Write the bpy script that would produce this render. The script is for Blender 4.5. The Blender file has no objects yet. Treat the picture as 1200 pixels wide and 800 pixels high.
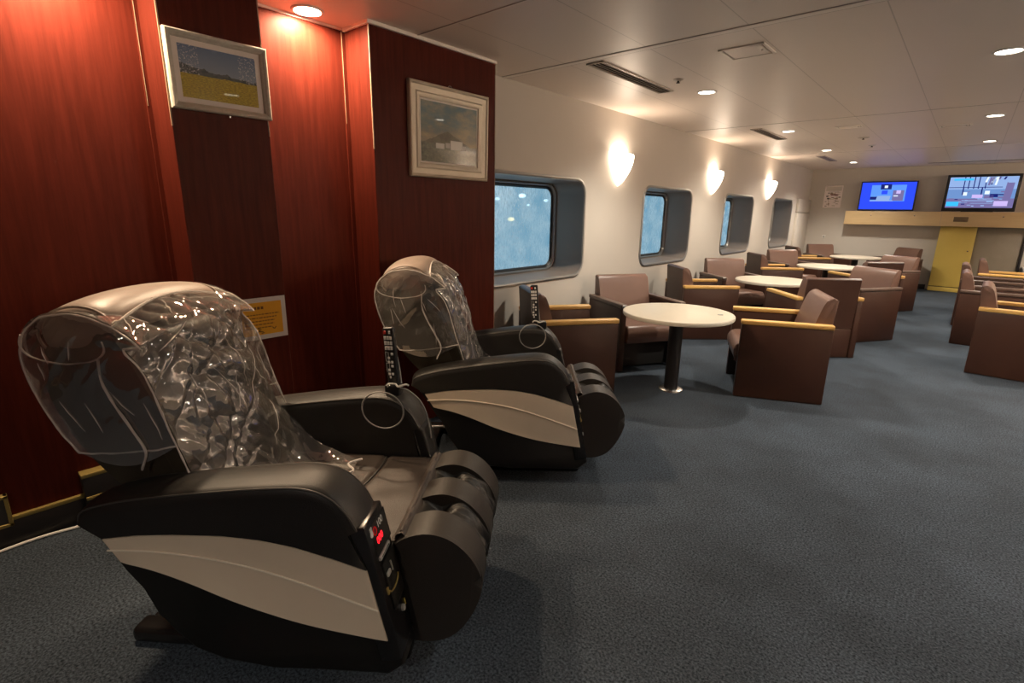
import bpy, bmesh, math, random
from mathutils import Vector, Matrix, noise
from mathutils.geometry import tessellate_polygon
PI = math.pi
R = math.radians
rnd = random.Random(7)
scn = bpy.context.scene
COL = scn.collection
H_CEIL = 2.40
XW = -2.86          # window wall plane

# ------------------------------------------------------------------ materials
MATS = {}
def new_mat(name):
    m = bpy.data.materials.new(name); m.use_nodes = True
    nt = m.node_tree; nt.nodes.clear()
    out = nt.nodes.new('ShaderNodeOutputMaterial')
    return m, nt, out
def N(nt, t, **kw):
    n = nt.nodes.new(t)
    for k, v in kw.items():
        if k in n.inputs: n.inputs[k].default_value = v
        else: setattr(n, k, v)
    return n
def principled(name, color, rough=.5, metal=0., spec=.5, color2=None, nscale=20., bump=0., bscale=200., stretch=(1,1,1), coat=0., mottle=0.):
    m, nt, out = new_mat(name)
    b = nt.nodes.new('ShaderNodeBsdfPrincipled')
    b.inputs['Base Color'].default_value = (*color, 1)
    b.inputs['Roughness'].default_value = rough
    b.inputs['Metallic'].default_value = metal
    b.inputs['Specular IOR Level'].default_value = spec
    b.inputs['Coat Weight'].default_value = coat
    b.inputs['Coat Roughness'].default_value = .06
    nt.links.new(b.outputs[0], out.inputs[0])
    tc = nt.nodes.new('ShaderNodeTexCoord')
    mp = nt.nodes.new('ShaderNodeMapping'); mp.inputs['Scale'].default_value = stretch
    nt.links.new(tc.outputs['Object'], mp.inputs[0])
    if color2:
        nz = N(nt, 'ShaderNodeTexNoise', Scale=nscale, Detail=6., Roughness=.6)
        nt.links.new(mp.outputs[0], nz.inputs['Vector'])
        cr = nt.nodes.new('ShaderNodeValToRGB')
        cr.color_ramp.elements[0].position = .32; cr.color_ramp.elements[1].position = .68
        cr.color_ramp.elements[0].color = (*color, 1); cr.color_ramp.elements[1].color = (*color2, 1)
        nt.links.new(nz.outputs['Fac'], cr.inputs[0]); nt.links.new(cr.outputs[0], b.inputs['Base Color'])
    if mottle:   # worn and trodden patches
        nm_ = N(nt, 'ShaderNodeTexNoise', Scale=mottle, Detail=5., Roughness=.6); nt.links.new(tc.outputs['Object'], nm_.inputs['Vector'])
        c2 = nt.nodes.new('ShaderNodeValToRGB'); c2.color_ramp.elements[0].position = .35; c2.color_ramp.elements[1].position = .62
        c2.color_ramp.elements[0].color = (.72, .70, .68, 1); c2.color_ramp.elements[1].color = (1.12, 1.12, 1.12, 1); nt.links.new(nm_.outputs['Fac'], c2.inputs[0])
        mm = nt.nodes.new('ShaderNodeMix'); mm.data_type = 'RGBA'; mm.blend_type = 'MULTIPLY'; mm.inputs[0].default_value = 1.
        nt.links.new(cr.outputs[0], mm.inputs[6]); nt.links.new(c2.outputs[0], mm.inputs[7]); nt.links.new(mm.outputs[2], b.inputs['Base Color'])
    if bump:
        nb = N(nt, 'ShaderNodeTexNoise', Scale=bscale, Detail=4.)
        nt.links.new(mp.outputs[0], nb.inputs['Vector'])
        bp = N(nt, 'ShaderNodeBump', Strength=bump, Distance=.004)
        nt.links.new(nb.outputs['Fac'], bp.inputs['Height']); nt.links.new(bp.outputs[0], b.inputs['Normal'])
    MATS[name] = m
    return m
def emission(name, color, strength):
    m, nt, out = new_mat(name)
    e = N(nt, 'ShaderNodeEmission', Color=(*color, 1), Strength=strength)
    nt.links.new(e.outputs[0], out.inputs[0]); MATS[name] = m
    return m

principled('wood_red', (.052, .0086, .0050), .42, color2=(.082, .0135, .0080), nscale=9, stretch=(5, 5, .35), bump=.05, bscale=30, spec=.06)
principled('white_trim', (.62, .55, .48), .5)
principled('trim_tan', (.30, .20, .13), .5)
principled('wall_beige', (.58, .53, .47), .55, color2=(.55, .50, .44), nscale=.8, spec=.3)
principled('black_plinth', (.012, .009, .009), .45)
principled('gold', (.42, .31, .10), .38, metal=.55)
principled('carpet', (.0060, .0085, .0120), .95, color2=(.084, .104, .132), nscale=120, bump=1., bscale=220, spec=.1, mottle=1.1)
principled('leather', (.011, .0095, .008), .46, bump=.22, bscale=420, spec=.5)
principled('leather_brown', (.055, .042, .034), .45, bump=.25, bscale=300, spec=.5, color2=(.042, .031, .025), nscale=6)
principled('leather_mid', (.022, .017, .013), .46, bump=.22, bscale=380, spec=.55)
principled('leather_olive', (.050, .041, .027), .5, bump=.2, bscale=300, spec=.3, color2=(.034, .028, .019), nscale=8, stretch=(1, 1, .4))
principled('leather_taupe', (.28, .22, .185), .42, bump=.2, bscale=300, spec=.5, color2=(.23, .18, .15), nscale=6)
principled('leather_dark', (.009, .009, .008), .5, bump=.2, bscale=300, spec=.35)
principled('piping_black', (.05, .045, .04), .5)
principled('shell_black', (.008, .0075, .007), .5, spec=.3)
principled('plastic_gloss', (.010, .009, .009), .25, spec=.5)
principled('cream_vinyl', (.74, .63, .49), .5, color2=(.69, .58, .45), nscale=3, spec=.3)
principled('cream_piping', (.78, .70, .58), .5)
principled('vinyl', (.050, .0205, .0125), .42, bump=.12, bscale=300, spec=.35, color2=(.042, .0165, .010), nscale=5)
principled('vinyl_pad', (.150, .082, .060), .36, bump=.12, bscale=260, spec=.45, color2=(.13, .070, .051), nscale=5)
principled('vinyl_cap', (.10, .062, .046), .35, spec=.5)
principled('under_black', (.008, .006, .005), .8)
principled('oak', (.56, .31, .085), .36, color2=(.68, .41, .135), nscale=14, stretch=(.5, 9, 9), spec=.4)
principled('metal_bright', (.75, .72, .68), .25, metal=1.)
principled('steel_paint', (.42, .41, .39), .35, metal=.2)
principled('metal_grey', (.36, .36, .35), .38, metal=.8)
principled('recess_grey', (.25, .205, .175), .5, metal=.25, spec=.3)
principled('gasket', (.010, .010, .011), .5)
principled('table_top', (.56, .485, .38), .35, spec=.4, color2=(.53, .46, .36), nscale=30)
principled('table_edge', (.72, .66, .55), .4)
principled('table_post', (.012, .010, .010), .4)
principled('frame_silver', (.66, .61, .52), .38, metal=.2, color2=(.54, .49, .41), nscale=40)
principled('frame_gold', (.60, .52, .41), .38, metal=.25, color2=(.54, .46, .35), nscale=25, stretch=(1, .3, .3))
principled('mat_board', (.84, .76, .69), .7)
principled('paper_white', (.66, .60, .58), .7)
principled('paper_orange', (.72, .34, .012), .7, color2=(.76, .37, .015), nscale=8)
principled('ink', (.16, .06, .01), .8)
principled('ink_black', (.02, .015, .01), .8)
principled('beam_wood', (.58, .41, .215), .42, color2=(.63, .455, .245), nscale=5, stretch=(.4, 5, 8), spec=.35)
principled('yellow_paint', (.58, .43, .105), .42, color2=(.54, .395, .09), nscale=2.5, spec=.4)
principled('yellow_dark', (.10, .07, .02), .6)
principled('shutter', (.22, .185, .135), .5, color2=(.25, .212, .16), nscale=4)
principled('ceil_trim', (.88, .80, .72), .45)
principled('groove_dark', (.38, .32, .275), .6)
principled('vent_metal', (.58, .51, .44), .42, metal=.2)
principled('vent_dark', (.05, .042, .035), .7)
principled('black_plastic', (.012, .012, .013), .35)
principled('button_white', (.68, .68, .68), .5)
principled('button_red', (.55, .03, .02), .5)
principled('cable_white', (.62, .60, .56), .5)
principled('cable_grey', (.30, .29, .28), .45)
principled('plate_bronze', (.16, .115, .07), .4, metal=.5)
principled('white_paint', (.66, .62, .57), .5)
principled('pink_white', (.86, .76, .72), .5)
principled('dark_red', (.14, .035, .03), .6)
principled('photo_brown', (.28, .19, .12), .6)
emission('lamp_lens', (1., .91, .77), 14.)
emission('niche_lens', (1., .74, .48), 930.)
emission('sconce_glass', (1., .80, .60), 8.)
emission('led_red', (1., .012, .02), 2.2)
emission('led_red_dim', (1., .02, .02), .25)
emission('harbor_white', (.85, .95, 1.), 2.2)
emission('harbor_warm', (1., .70, .38), 2.2)
emission('screen_blue', (.030, .075, .95), .85)
emission('screen_light', (.12, .33, .95), .8)
emission('screen_pale', (.30, .45, .80), .8)
emission('screen_navy', (.010, .015, .14), 1.)
emission('screen_mauve', (.15, .13, .30), 1.)
emission('screen_white', (.75, .85, 1.), .9)
emission('screen_slate', (.13, .24, .50), 1.)
emission('screen_cyan', (.05, .55, 1.), .8)
emission('screen_pink', (.50, .40, .75), 1.)

def ceiling_mat():
    m, nt, out = new_mat('ceiling_panel')
    b = nt.nodes.new('ShaderNodeBsdfPrincipled'); b.inputs['Roughness'].default_value = .42
    b.inputs['Specular IOR Level'].default_value = .5
    nt.links.new(b.outputs[0], out.inputs[0])
    tc = nt.nodes.new('ShaderNodeTexCoord'); sp = nt.nodes.new('ShaderNodeSeparateXYZ')
    nt.links.new(tc.outputs['Object'], sp.inputs[0])
    # fine joints between ceiling strips, 0.6 m apart, running along the room
    a = N(nt, 'ShaderNodeMath', operation='ADD'); a.inputs[1].default_value = 30.48
    nt.links.new(sp.outputs['X'], a.inputs[0])
    md = N(nt, 'ShaderNodeMath', operation='MODULO'); md.inputs[1].default_value = .60
    nt.links.new(a.outputs[0], md.inputs[0])
    lt = N(nt, 'ShaderNodeMath', operation='LESS_THAN'); lt.inputs[1].default_value = .006
    nt.links.new(md.outputs[0], lt.inputs[0])
    nz = N(nt, 'ShaderNodeTexNoise', Scale=.7, Detail=3.)
    nt.links.new(tc.outputs['Object'], nz.inputs['Vector'])
    cr = nt.nodes.new('ShaderNodeValToRGB')
    cr.color_ramp.elements[0].color = (.80, .70, .62, 1); cr.color_ramp.elements[1].color = (.86, .755, .67, 1)
    nt.links.new(nz.outputs['Fac'], cr.inputs[0])
    mx = nt.nodes.new('ShaderNodeMix'); mx.data_type = 'RGBA'
    mx.inputs['B'].default_value = (.34, .29, .24, 1) if 'B' in mx.inputs else (0,0,0,1)
    mx.inputs[7].default_value = (.60, .52, .45, 1)
    nt.links.new(lt.outputs[0], mx.inputs[0]); nt.links.new(cr.outputs[0], mx.inputs[6])
    nt.links.new(mx.outputs[2], b.inputs['Base Color'])
    MATS['ceiling_panel'] = m
ceiling_mat()

def film_mat():
    m, nt, out = new_mat('clear_film')
    tr = N(nt, 'ShaderNodeBsdfTransparent', Color=(.95, .94, .92, 1))
    gl = N(nt, 'ShaderNodeBsdfGlossy', Color=(1, 1, 1, 1), Roughness=.02)
    df = N(nt, 'ShaderNodeBsdfDiffuse', Color=(.62, .58, .54, 1))
    tc = nt.nodes.new('ShaderNodeTexCoord')
    nb = N(nt, 'ShaderNodeTexNoise', Scale=17., Detail=6., Roughness=.55)
    nb.noise_type = 'RIDGED_MULTIFRACTAL'
    nt.links.new(tc.outputs['Object'], nb.inputs['Vector'])
    bp = N(nt, 'ShaderNodeBump', Strength=.30, Distance=.010)
    nt.links.new(nb.outputs['Fac'], bp.inputs['Height'])
    nt.links.new(bp.outputs[0], gl.inputs['Normal'])
    lw = N(nt, 'ShaderNodeLayerWeight', Blend=.30)
    nt.links.new(bp.outputs[0], lw.inputs['Normal'])
    mr = N(nt, 'ShaderNodeMapRange'); mr.inputs[3].default_value = .15; mr.inputs[4].default_value = .75
    nt.links.new(lw.outputs['Fresnel'], mr.inputs[0])
    m1 = nt.nodes.new('ShaderNodeMixShader'); m1.inputs[0].default_value = .15
    nt.links.new(tr.outputs[0], m1.inputs[1]); nt.links.new(df.outputs[0], m1.inputs[2])
    m2 = nt.nodes.new('ShaderNodeMixShader')
    nt.links.new(mr.outputs[0], m2.inputs[0]); nt.links.new(m1.outputs[0], m2.inputs[1]); nt.links.new(gl.outputs[0], m2.inputs[2])
    nt.links.new(m2.outputs[0], out.inputs[0]); MATS['clear_film'] = m
    m, nt, out = new_mat('film_hem_glint')
    tr = N(nt, 'ShaderNodeBsdfTransparent', Color=(.95, .94, .92, 1))
    p = nt.nodes.new('ShaderNodeBsdfPrincipled'); p.inputs['Base Color'].default_value = (.80, .74, .70, 1); p.inputs['Roughness'].default_value = .18
    mx = nt.nodes.new('ShaderNodeMixShader'); mx.inputs[0].default_value = .72
    nt.links.new(tr.outputs[0], mx.inputs[1]); nt.links.new(p.outputs[0], mx.inputs[2]); nt.links.new(mx.outputs[0], out.inputs[0])
    MATS['film_hem_glint'] = m
film_mat()

def pane_mat():
    # wet window pane: rain streaks scatter the daylight, clear glass between them
    m, nt, out = new_mat('wet_glass')
    tr = N(nt, 'ShaderNodeBsdfTransparent', Color=(.48, .68, .80, 1))
    tl = N(nt, 'ShaderNodeBsdfTranslucent', Color=(1., 1., 1., 1))
    gl = N(nt, 'ShaderNodeBsdfGlossy', Color=(1, 1, 1, 1), Roughness=.05)
    tc = nt.nodes.new('ShaderNodeTexCoord'); mp = nt.nodes.new('ShaderNodeMapping')
    mp.inputs['Scale'].default_value = (1, 1, .4); nt.links.new(tc.outputs['Object'], mp.inputs[0])
    n1 = N(nt, 'ShaderNodeTexNoise', Scale=46., Detail=8., Roughness=.8)
    nt.links.new(mp.outputs[0], n1.inputs['Vector'])
    n2 = N(nt, 'ShaderNodeTexNoise', Scale=5., Detail=2.)
    nt.links.new(tc.outputs['Object'], n2.inputs['Vector'])
    ad = N(nt, 'ShaderNodeMath', operation='MULTIPLY'); nt.links.new(n1.outputs['Fac'], ad.inputs[0]); nt.links.new(n2.outputs['Fac'], ad.inputs[1])
    mr = N(nt, 'ShaderNodeMapRange'); mr.inputs[1].default_value = .12; mr.inputs[2].default_value = .42
    nt.links.new(ad.outputs[0], mr.inputs[0])
    m1 = nt.nodes.new('ShaderNodeMixShader'); nt.links.new(mr.outputs[0], m1.inputs[0])
    nt.links.new(tr.outputs[0], m1.inputs[1]); nt.links.new(tl.outputs[0], m1.inputs[2])
    bp = N(nt, 'ShaderNodeBump', Strength=.4, Distance=.004); nt.links.new(n1.outputs['Fac'], bp.inputs['Height'])
    nt.links.new(bp.outputs[0], gl.inputs['Normal'])
    m2 = nt.nodes.new('ShaderNodeMixShader'); m2.inputs[0].default_value = .05
    nt.links.new(m1.outputs[0], m2.inputs[1]); nt.links.new(gl.outputs[0], m2.inputs[2])
    nt.links.new(m2.outputs[0], out.inputs[0]); MATS['wet_glass'] = m
pane_mat()

def painting_mat(name, kind):
    # picture content from the flat picture's own coordinates: u along, v up (Generated)
    m, nt, out = new_mat(name)
    b = nt.nodes.new('ShaderNodeBsdfPrincipled'); b.inputs['Roughness'].default_value = .55
    b.inputs['Coat Weight'].default_value = .55 if kind == 'village' else .2; b.inputs['Coat Roughness'].default_value = .02
    nt.links.new(b.outputs[0], out.inputs[0])
    tc = nt.nodes.new('ShaderNodeTexCoord'); sp = nt.nodes.new('ShaderNodeSeparateXYZ')
    nt.links.new(tc.outputs['Generated'], sp.inputs[0])
    U, V = sp.outputs['Y'], sp.outputs['Z']
    def math_(op, a, b_=None):
        n = N(nt, 'ShaderNodeMath', operation=op)
        for i, s in enumerate((a, b_)):
            if s is None: continue
            if isinstance(s, (int, float)): n.inputs[i].default_value = s
            else: nt.links.new(s, n.inputs[i])
        return n.outputs[0]
    def noise_(scale, detail=4., st=(1, 1, 1), rough=.6):
        mp = nt.nodes.new('ShaderNodeMapping'); mp.inputs['Scale'].default_value = st
        nt.links.new(tc.outputs['Generated'], mp.inputs[0])
        n = N(nt, 'ShaderNodeTexNoise', Scale=scale, Detail=detail, Roughness=rough)
        nt.links.new(mp.outputs[0], n.inputs['Vector']); return n.outputs['Fac']
    def ramp(f, stops):
        c = nt.nodes.new('ShaderNodeValToRGB'); e = c.color_ramp.elements
        while len(e) < len(stops): e.new(.5)
        for el, (p, col) in zip(e, stops): el.position = p; el.color = (*col, 1)
        nt.links.new(f, c.inputs[0]); return c.outputs[0]
    def mix(f, a, b_):
        x = nt.nodes.new('ShaderNodeMix'); x.data_type = 'RGBA'
        nt.links.new(f, x.inputs[0])
        for s, i in ((a, 6), (b_, 7)):
            if isinstance(s, tuple): x.inputs[i].default_value = (*s, 1)
            else: nt.links.new(s, x.inputs[i])
        return x.outputs[2]
    if kind == 'field':
        sky = ramp(V, [(.4, (.26, .31, .37)), (1., (.10, .155, .27))])
        hillline = math_('ADD', .60, math_('MULTIPLY', math_('SUBTRACT', noise_(4.), .5), .28))
        hill = math_('LESS_THAN', math_('ADD', V, math_('MULTIPLY', U, .10)), hillline)
        c = mix(hill, sky, ramp(noise_(14.), [(.35, (.018, .028, .028)), (.65, (.09, .10, .09))]))
        tree = math_('MULTIPLY', math_('GREATER_THAN', noise_(26., 4., (1, 1.4, 1), .75), .57), math_('GREATER_THAN', math_('ABSOLUTE', math_('SUBTRACT', U, .50)), .26))
        tree = math_('MULTIPLY', tree, math_('GREATER_THAN', V, .42))
        c = mix(tree, c, (.60, .58, .62))
        fld = math_('LESS_THAN', V, math_('SUBTRACT', .45, math_('MULTIPLY', math_('SUBTRACT', noise_(3.), .5), .1)))
        c = mix(fld, c, ramp(noise_(30., 6., (1, 1, 1.6)), [(.30, (.16, .12, .005)), (.55, (.46, .34, .012)), (.75, (.62, .50, .06))]))
    else:
        sky = ramp(noise_(3.2, 7., (1, 1, 1.8), .62), [(.38, (.085, .16, .20)), (.5, (.22, .24, .20)), (.64, (.50, .40, .24))])
        low = ramp(V, [(.30, (.55, .34, .14)), (.62, (.24, .24, .19)), (1., (.11, .18, .22))])
        c = mix(N(nt, 'ShaderNodeValue').outputs[0], sky, low)
        for n in nt.nodes:
            if n.type == 'VALUE': n.outputs[0].default_value = .40
        mt = math_('ADD', .55, math_('MULTIPLY', math_('ABSOLUTE', math_('SUBTRACT', U, .45)), -.55))
        mt = math_('ADD', mt, math_('MULTIPLY', math_('SUBTRACT', noise_(9.), .5), .08))
        c = mix(math_('LESS_THAN', V, mt), c, ramp(noise_(8.), [(.3, (.09, .08, .055)), (.7, (.20, .17, .11))]))
        land = math_('LESS_THAN', V, math_('ADD', .32, math_('MULTIPLY', math_('SUBTRACT', noise_(16., 3.), .5), .10)))
        c = mix(land, c, ramp(noise_(22., 6.), [(.35, (.05, .06, .04)), (.6, (.14, .14, .09)), (.78, (.34, .31, .22))]))
        def rect(u0, u1, v0, v1):
            a = math_('MULTIPLY', math_('GREATER_THAN', U, u0), math_('LESS_THAN', U, u1))
            return math_('MULTIPLY', a, math_('MULTIPLY', math_('GREATER_THAN', V, v0), math_('LESS_THAN', V, v1)))
        for r_, colr in (((.25, .40, .24, .33), (.62, .60, .55)), ((.42, .50, .26, .35), (.48, .46, .42)), ((.51, .73, .24, .40), (.66, .64, .58)), ((.72, .80, .25, .33), (.52, .50, .46))):
            c = mix(rect(*r_), c, colr)
    nt.links.new(c, b.inputs['Base Color'])
    MATS[name] = m
painting_mat('painting_field', 'field')
painting_mat('painting_village', 'village')

# ------------------------------------------------------------------ mesh builder
class B:
    def __init__(s): s.bm = bmesh.new(); s.mats = []; s.mi = 0
    def mat(s, name):
        if name not in s.mats: s.mats.append(name)
        s.mi = s.mats.index(name); return s
    def _begin(s):
        for f in s.bm.faces: f.tag = True
    def _end(s):
        for f in s.bm.faces:
            if not f.tag: f.material_index = s.mi; f.tag = True
        return s
    def box(s, x0, x1, y0, y1, z0, z1, bev=0., seg=2, M=None):
        s._begin()
        r = bmesh.ops.create_cube(s.bm, size=1.)
        vs = r['verts']
        for v in vs:
            v.co = Vector(((x0 + x1) / 2 + v.co.x * (x1 - x0), (y0 + y1) / 2 + v.co.y * (y1 - y0), (z0 + z1) / 2 + v.co.z * (z1 - z0)))
            if M: v.co = M @ v.co
        if bev:
            es = list({e for v in vs for e in v.link_edges})
            bmesh.ops.bevel(s.bm, geom=es, offset=bev, segments=seg, affect='EDGES', profile=.5)
        return s._end()
    def prism(s, pts, a, b, bev=0., seg=3, axis='y', M=None):
        # polygon pts in the plane across `axis`, extruded from a to b; only the rim is rounded
        s._begin()
        def P(p, t):
            v = {'y': (p[0], t, p[1]), 'x': (t, p[0], p[1]), 'z': (p[0], p[1], t)}[axis]
            v = Vector(v); return M @ v if M else v
        va = [s.bm.verts.new(P(p, a)) for p in pts]; vb = [s.bm.verts.new(P(p, b)) for p in pts]
        n = len(pts)
        fa = s.bm.faces.new(va); fb = s.bm.faces.new(vb[::-1])
        for i in range(n): s.bm.faces.new((va[i], vb[i], vb[(i + 1) % n], va[(i + 1) % n]))
        if bev:
            es = list(fa.edges) + list(fb.edges)
            bmesh.ops.bevel(s.bm, geom=es, offset=bev, segments=seg, affect='EDGES', profile=.5)
        return s._end()
    def tube(s, pts, r, closed=False, n=8):
        s._begin()
        pts = [Vector(p) for p in pts]; m = len(pts); rings = []
        up = Vector((0, 0, 1)); prev = None
        for i, p in enumerate(pts):
            if closed: t = pts[(i + 1) % m] - pts[i - 1]
            else: t = pts[min(i + 1, m - 1)] - pts[max(i - 1, 0)]
            t.normalize()
            if prev is None:
                a = t.cross(up)
                if a.length < .1: a = t.cross(Vector((1, 0, 0)))
            else: a = prev - t * prev.dot(t)
            a.normalize(); b = t.cross(a); prev = a
            rr = r[i] if isinstance(r, (list, tuple)) else r
            rings.append([s.bm.verts.new(p + (a * math.cos(2 * PI * k / n) + b * math.sin(2 * PI * k / n)) * rr) for k in range(n)])
        for i in range(m if closed else m - 1):
            A, Bq = rings[i], rings[(i + 1) % m]
            for k in range(n): s.bm.faces.new((A[k], A[(k + 1) % n], Bq[(k + 1) % n], Bq[k]))
        if not closed: s.bm.faces.new(rings[0][::-1]); s.bm.faces.new(rings[-1])
        return s._end()
    def lathe(s, prof, c=(0, 0, 0), n=32, M=None):
        s._begin()
        rings = []
        for r, z in prof:
            if r < 1e-6: rings.append([s.bm.verts.new(Vector((c[0], c[1], c[2] + z)))])
            else: rings.append([s.bm.verts.new(Vector((c[0] + r * math.cos(2 * PI * k / n), c[1] + r * math.sin(2 * PI * k / n), c[2] + z))) for k in range(n)])
        for A, Bq in zip(rings, rings[1:]):
            for k in range(n):
                k2 = (k + 1) % n
                f = [A[k % len(A)], A[k2 % len(A)], Bq[k2 % len(Bq)], Bq[k % len(Bq)]]
                f = list(dict.fromkeys(f))
                if len(f) > 2: s.bm.faces.new(f)
        if M:
            for rg in rings:
                for v in rg: v.co = M @ v.co
        return s._end()
    def grid(s, f, nu, nv, cu=False):
        s._begin()
        g = [[s.bm.verts.new(Vector(f(i / (nu if cu else nu - 1), j / (nv - 1)))) for j in range(nv)] for i in range(nu)]
        for i in range(nu if cu else nu - 1):
            for j in range(nv - 1):
                s.bm.faces.new((g[i][j], g[(i + 1) % nu][j], g[(i + 1) % nu][j + 1], g[i][j + 1]))
        return s._end()
    def ell(s, c, r, M=None, n=20, p=1.):
        def f(u, v):
            th = 2 * PI * u; ph = -PI / 2 + PI * v
            sg = lambda w: math.copysign(abs(w) ** p, w)
            q = Vector((r[0] * sg(math.cos(ph)) * sg(math.cos(th)), r[1] * sg(math.cos(ph)) * sg(math.sin(th)), r[2] * sg(math.sin(ph))))
            return (M @ q if M else q) + Vector(c)
        s.grid(f, n, n, True); return s
    def face(s, pts):
        s._begin(); s.bm.faces.new([s.bm.verts.new(Vector(p)) for p in pts]); return s._end()
    def done(s, name, parent=None, smooth=35., recalc=True, mat=None):
        bm = s.bm
        bmesh.ops.remove_doubles(bm, verts=bm.verts[:], dist=1e-5)
        if recalc: bmesh.ops.recalc_face_normals(bm, faces=bm.faces[:])
        me = bpy.data.meshes.new(name); bm.to_mesh(me); bm.free()
        for n_ in (s.mats or [mat]): me.materials.append(MATS[n_])
        if smooth:
            for p in me.polygons: p.use_smooth = True
            me.set_sharp_from_angle(angle=R(smooth))
        o = bpy.data.objects.new(name, me); COL.objects.link(o)
        if parent: o.parent = parent
        return o
def tag(o, label=None, cat=None, group=None, kind=None):
    if label: o['label'] = label
    if cat: o['category'] = cat
    if group: o['group'] = group
    if kind: o['kind'] = kind
    return o
def empty(name, loc=(0, 0, 0), rz=0., label=None, cat=None, group=None, kind=None):
    o = bpy.data.objects.new(name, None); COL.objects.link(o); o.empty_display_size = .1
    o.location = loc; o.rotation_euler = (0, 0, rz)
    return tag(o, label, cat, group, kind)
def copy_tree(o, parent=None):
    c = o.copy(); COL.objects.link(c)
    if parent: c.parent = parent
    for ch in list(o.children): copy_tree(ch, c)
    return c
def new(m): return B().mat(m)
def struct(b, name, parent=None, smooth=35.):
    o = b.done(name, parent, smooth)
    if parent is None: o['kind'] = 'structure'
    return o
def smooth_path(pts, k=6, closed=False):
    # Catmull-Rom through pts
    P = [Vector(p) for p in pts]; n = len(P); out = []
    rng = range(n) if closed else range(n - 1)
    for i in rng:
        p1, p2 = P[i], P[(i + 1) % n]
        p0 = P[i - 1] if (closed or i > 0) else p1 * 2 - p2
        p3 = P[(i + 2) % n] if (closed or i + 2 < n) else p2 * 2 - p1
        for j in range(k):
            t = j / k
            out.append(.5 * ((2 * p1) + (p2 - p0) * t + (2 * p0 - 5 * p1 + 4 * p2 - p3) * t * t + (3 * p1 - p0 - 3 * p2 + p3) * t ** 3))
    if not closed: out.append(P[-1])
    return out
def sp2(pts, k=6, closed=False): return [(p.x, p.y) for p in smooth_path([(a, b, 0) for a, b in pts], k, closed)]
def resample(pts, n):
    P = [Vector(p) for p in pts]; L = [0.]
    for a, b in zip(P, P[1:]): L.append(L[-1] + (b - a).length)
    out = []; j = 0
    for i in range(n):
        t = L[-1] * i / (n - 1)
        while j < len(L) - 2 and L[j + 1] < t: j += 1
        s_ = (t - L[j]) / max(1e-9, L[j + 1] - L[j]); out.append(P[j].lerp(P[j + 1], min(1, s_)))
    return out
def text_mesh(txt, size, name, mat, M, parent):
    cu = bpy.data.curves.new(name, 'FONT'); cu.body = txt; cu.size = size; cu.align_x = 'CENTER'; cu.align_y = 'CENTER'; cu.extrude = .0004
    t = bpy.data.objects.new('tmp', cu); COL.objects.link(t)
    dg = bpy.context.evaluated_depsgraph_get()
    me = bpy.data.meshes.new_from_object(t.evaluated_get(dg)); bpy.data.objects.remove(t)
    me.transform(M); me.materials.clear(); me.materials.append(MATS[mat])
    o = bpy.data.objects.new(name, me); COL.objects.link(o); o.parent = parent
    return o

# ------------------------------------------------------------------ room shell
Y0, Y1, X1 = -2.6, 13.42, 3.9
XB = -2.62          # front plane of the wood pier and pilaster
struct(new('carpet').box(-3.0, X1 + .1, Y0 - .1, Y1 + .1, -.08, 0.), 'floor')
struct(new('ceiling_panel').box(-3.0, X1 + .1, Y0 - .1, Y1 + .1, H_CEIL, H_CEIL + .08), 'ceiling')
struct(new('wall_beige').box(X1, X1 + .1, Y0 - .1, Y1 + .1, 0, H_CEIL), 'wall_right')
struct(new('wood_red').box(-3.0, X1 + .1, Y0 - .1, Y0, 0, H_CEIL), 'wall_back')
struct(new('wall_beige').box(-3.0, X1 + .1, Y1, Y1 + .1, 0, H_CEIL), 'wall_far')
struct(new('wood_red').box(-2.98, XW, Y0, 1.9, 0, H_CEIL), 'wall_panelled')
b = new('wood_red').box(-2.9, XB, .80, 1.212, 0, H_CEIL, .002, 1)
b.mat('trim_tan').box(XB - .004, XB + .0015, 1.208, 1.2135, 1.75, H_CEIL - .002); b.box(XB - .004, XB + .0015, .7985, .804, 1.75, H_CEIL - .002)
struct(b, 'wall_pilaster')
b = new('wood_red').box(-2.9, XB, 1.80, 2.80, 0, H_CEIL, .002, 1)
b.mat('trim_tan').box(XB - .004, XB + .0015, 1.7985, 1.804, 1.75, H_CEIL - .002); b.box(XB - .003, XB + .001, 2.796, 2.8015, 0.0, H_CEIL - .002)
struct(b, 'wall_pier')
# pale bead where the panelling meets the ceiling
b = new('ceil_trim')
b.box(XB, XB + .016, 1.80, 2.80, H_CEIL - .018, H_CEIL); b.box(-2.86, XB + .016, 1.784, 1.80, H_CEIL - .018, H_CEIL); b.box(XW, XW + .012, 1.212, 1.80, H_CEIL - .012, H_CEIL)
struct(b, 'trim_1')
b = new('wood_red').box(XW, XW + .012, .782, .80, 0, H_CEIL); b.mat('trim_tan').box(XW + .012, XW + .0135, .784, .7865, 1.85, H_CEIL)
b.mat('wood_red').box(XW, XW + .010, 1.776, 1.80, 0, H_CEIL); b.mat('trim_tan').box(XW + .010, XW + .0115, 1.776, 1.7785, 1.9, H_CEIL)
struct(b, 'trim_2')

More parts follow.
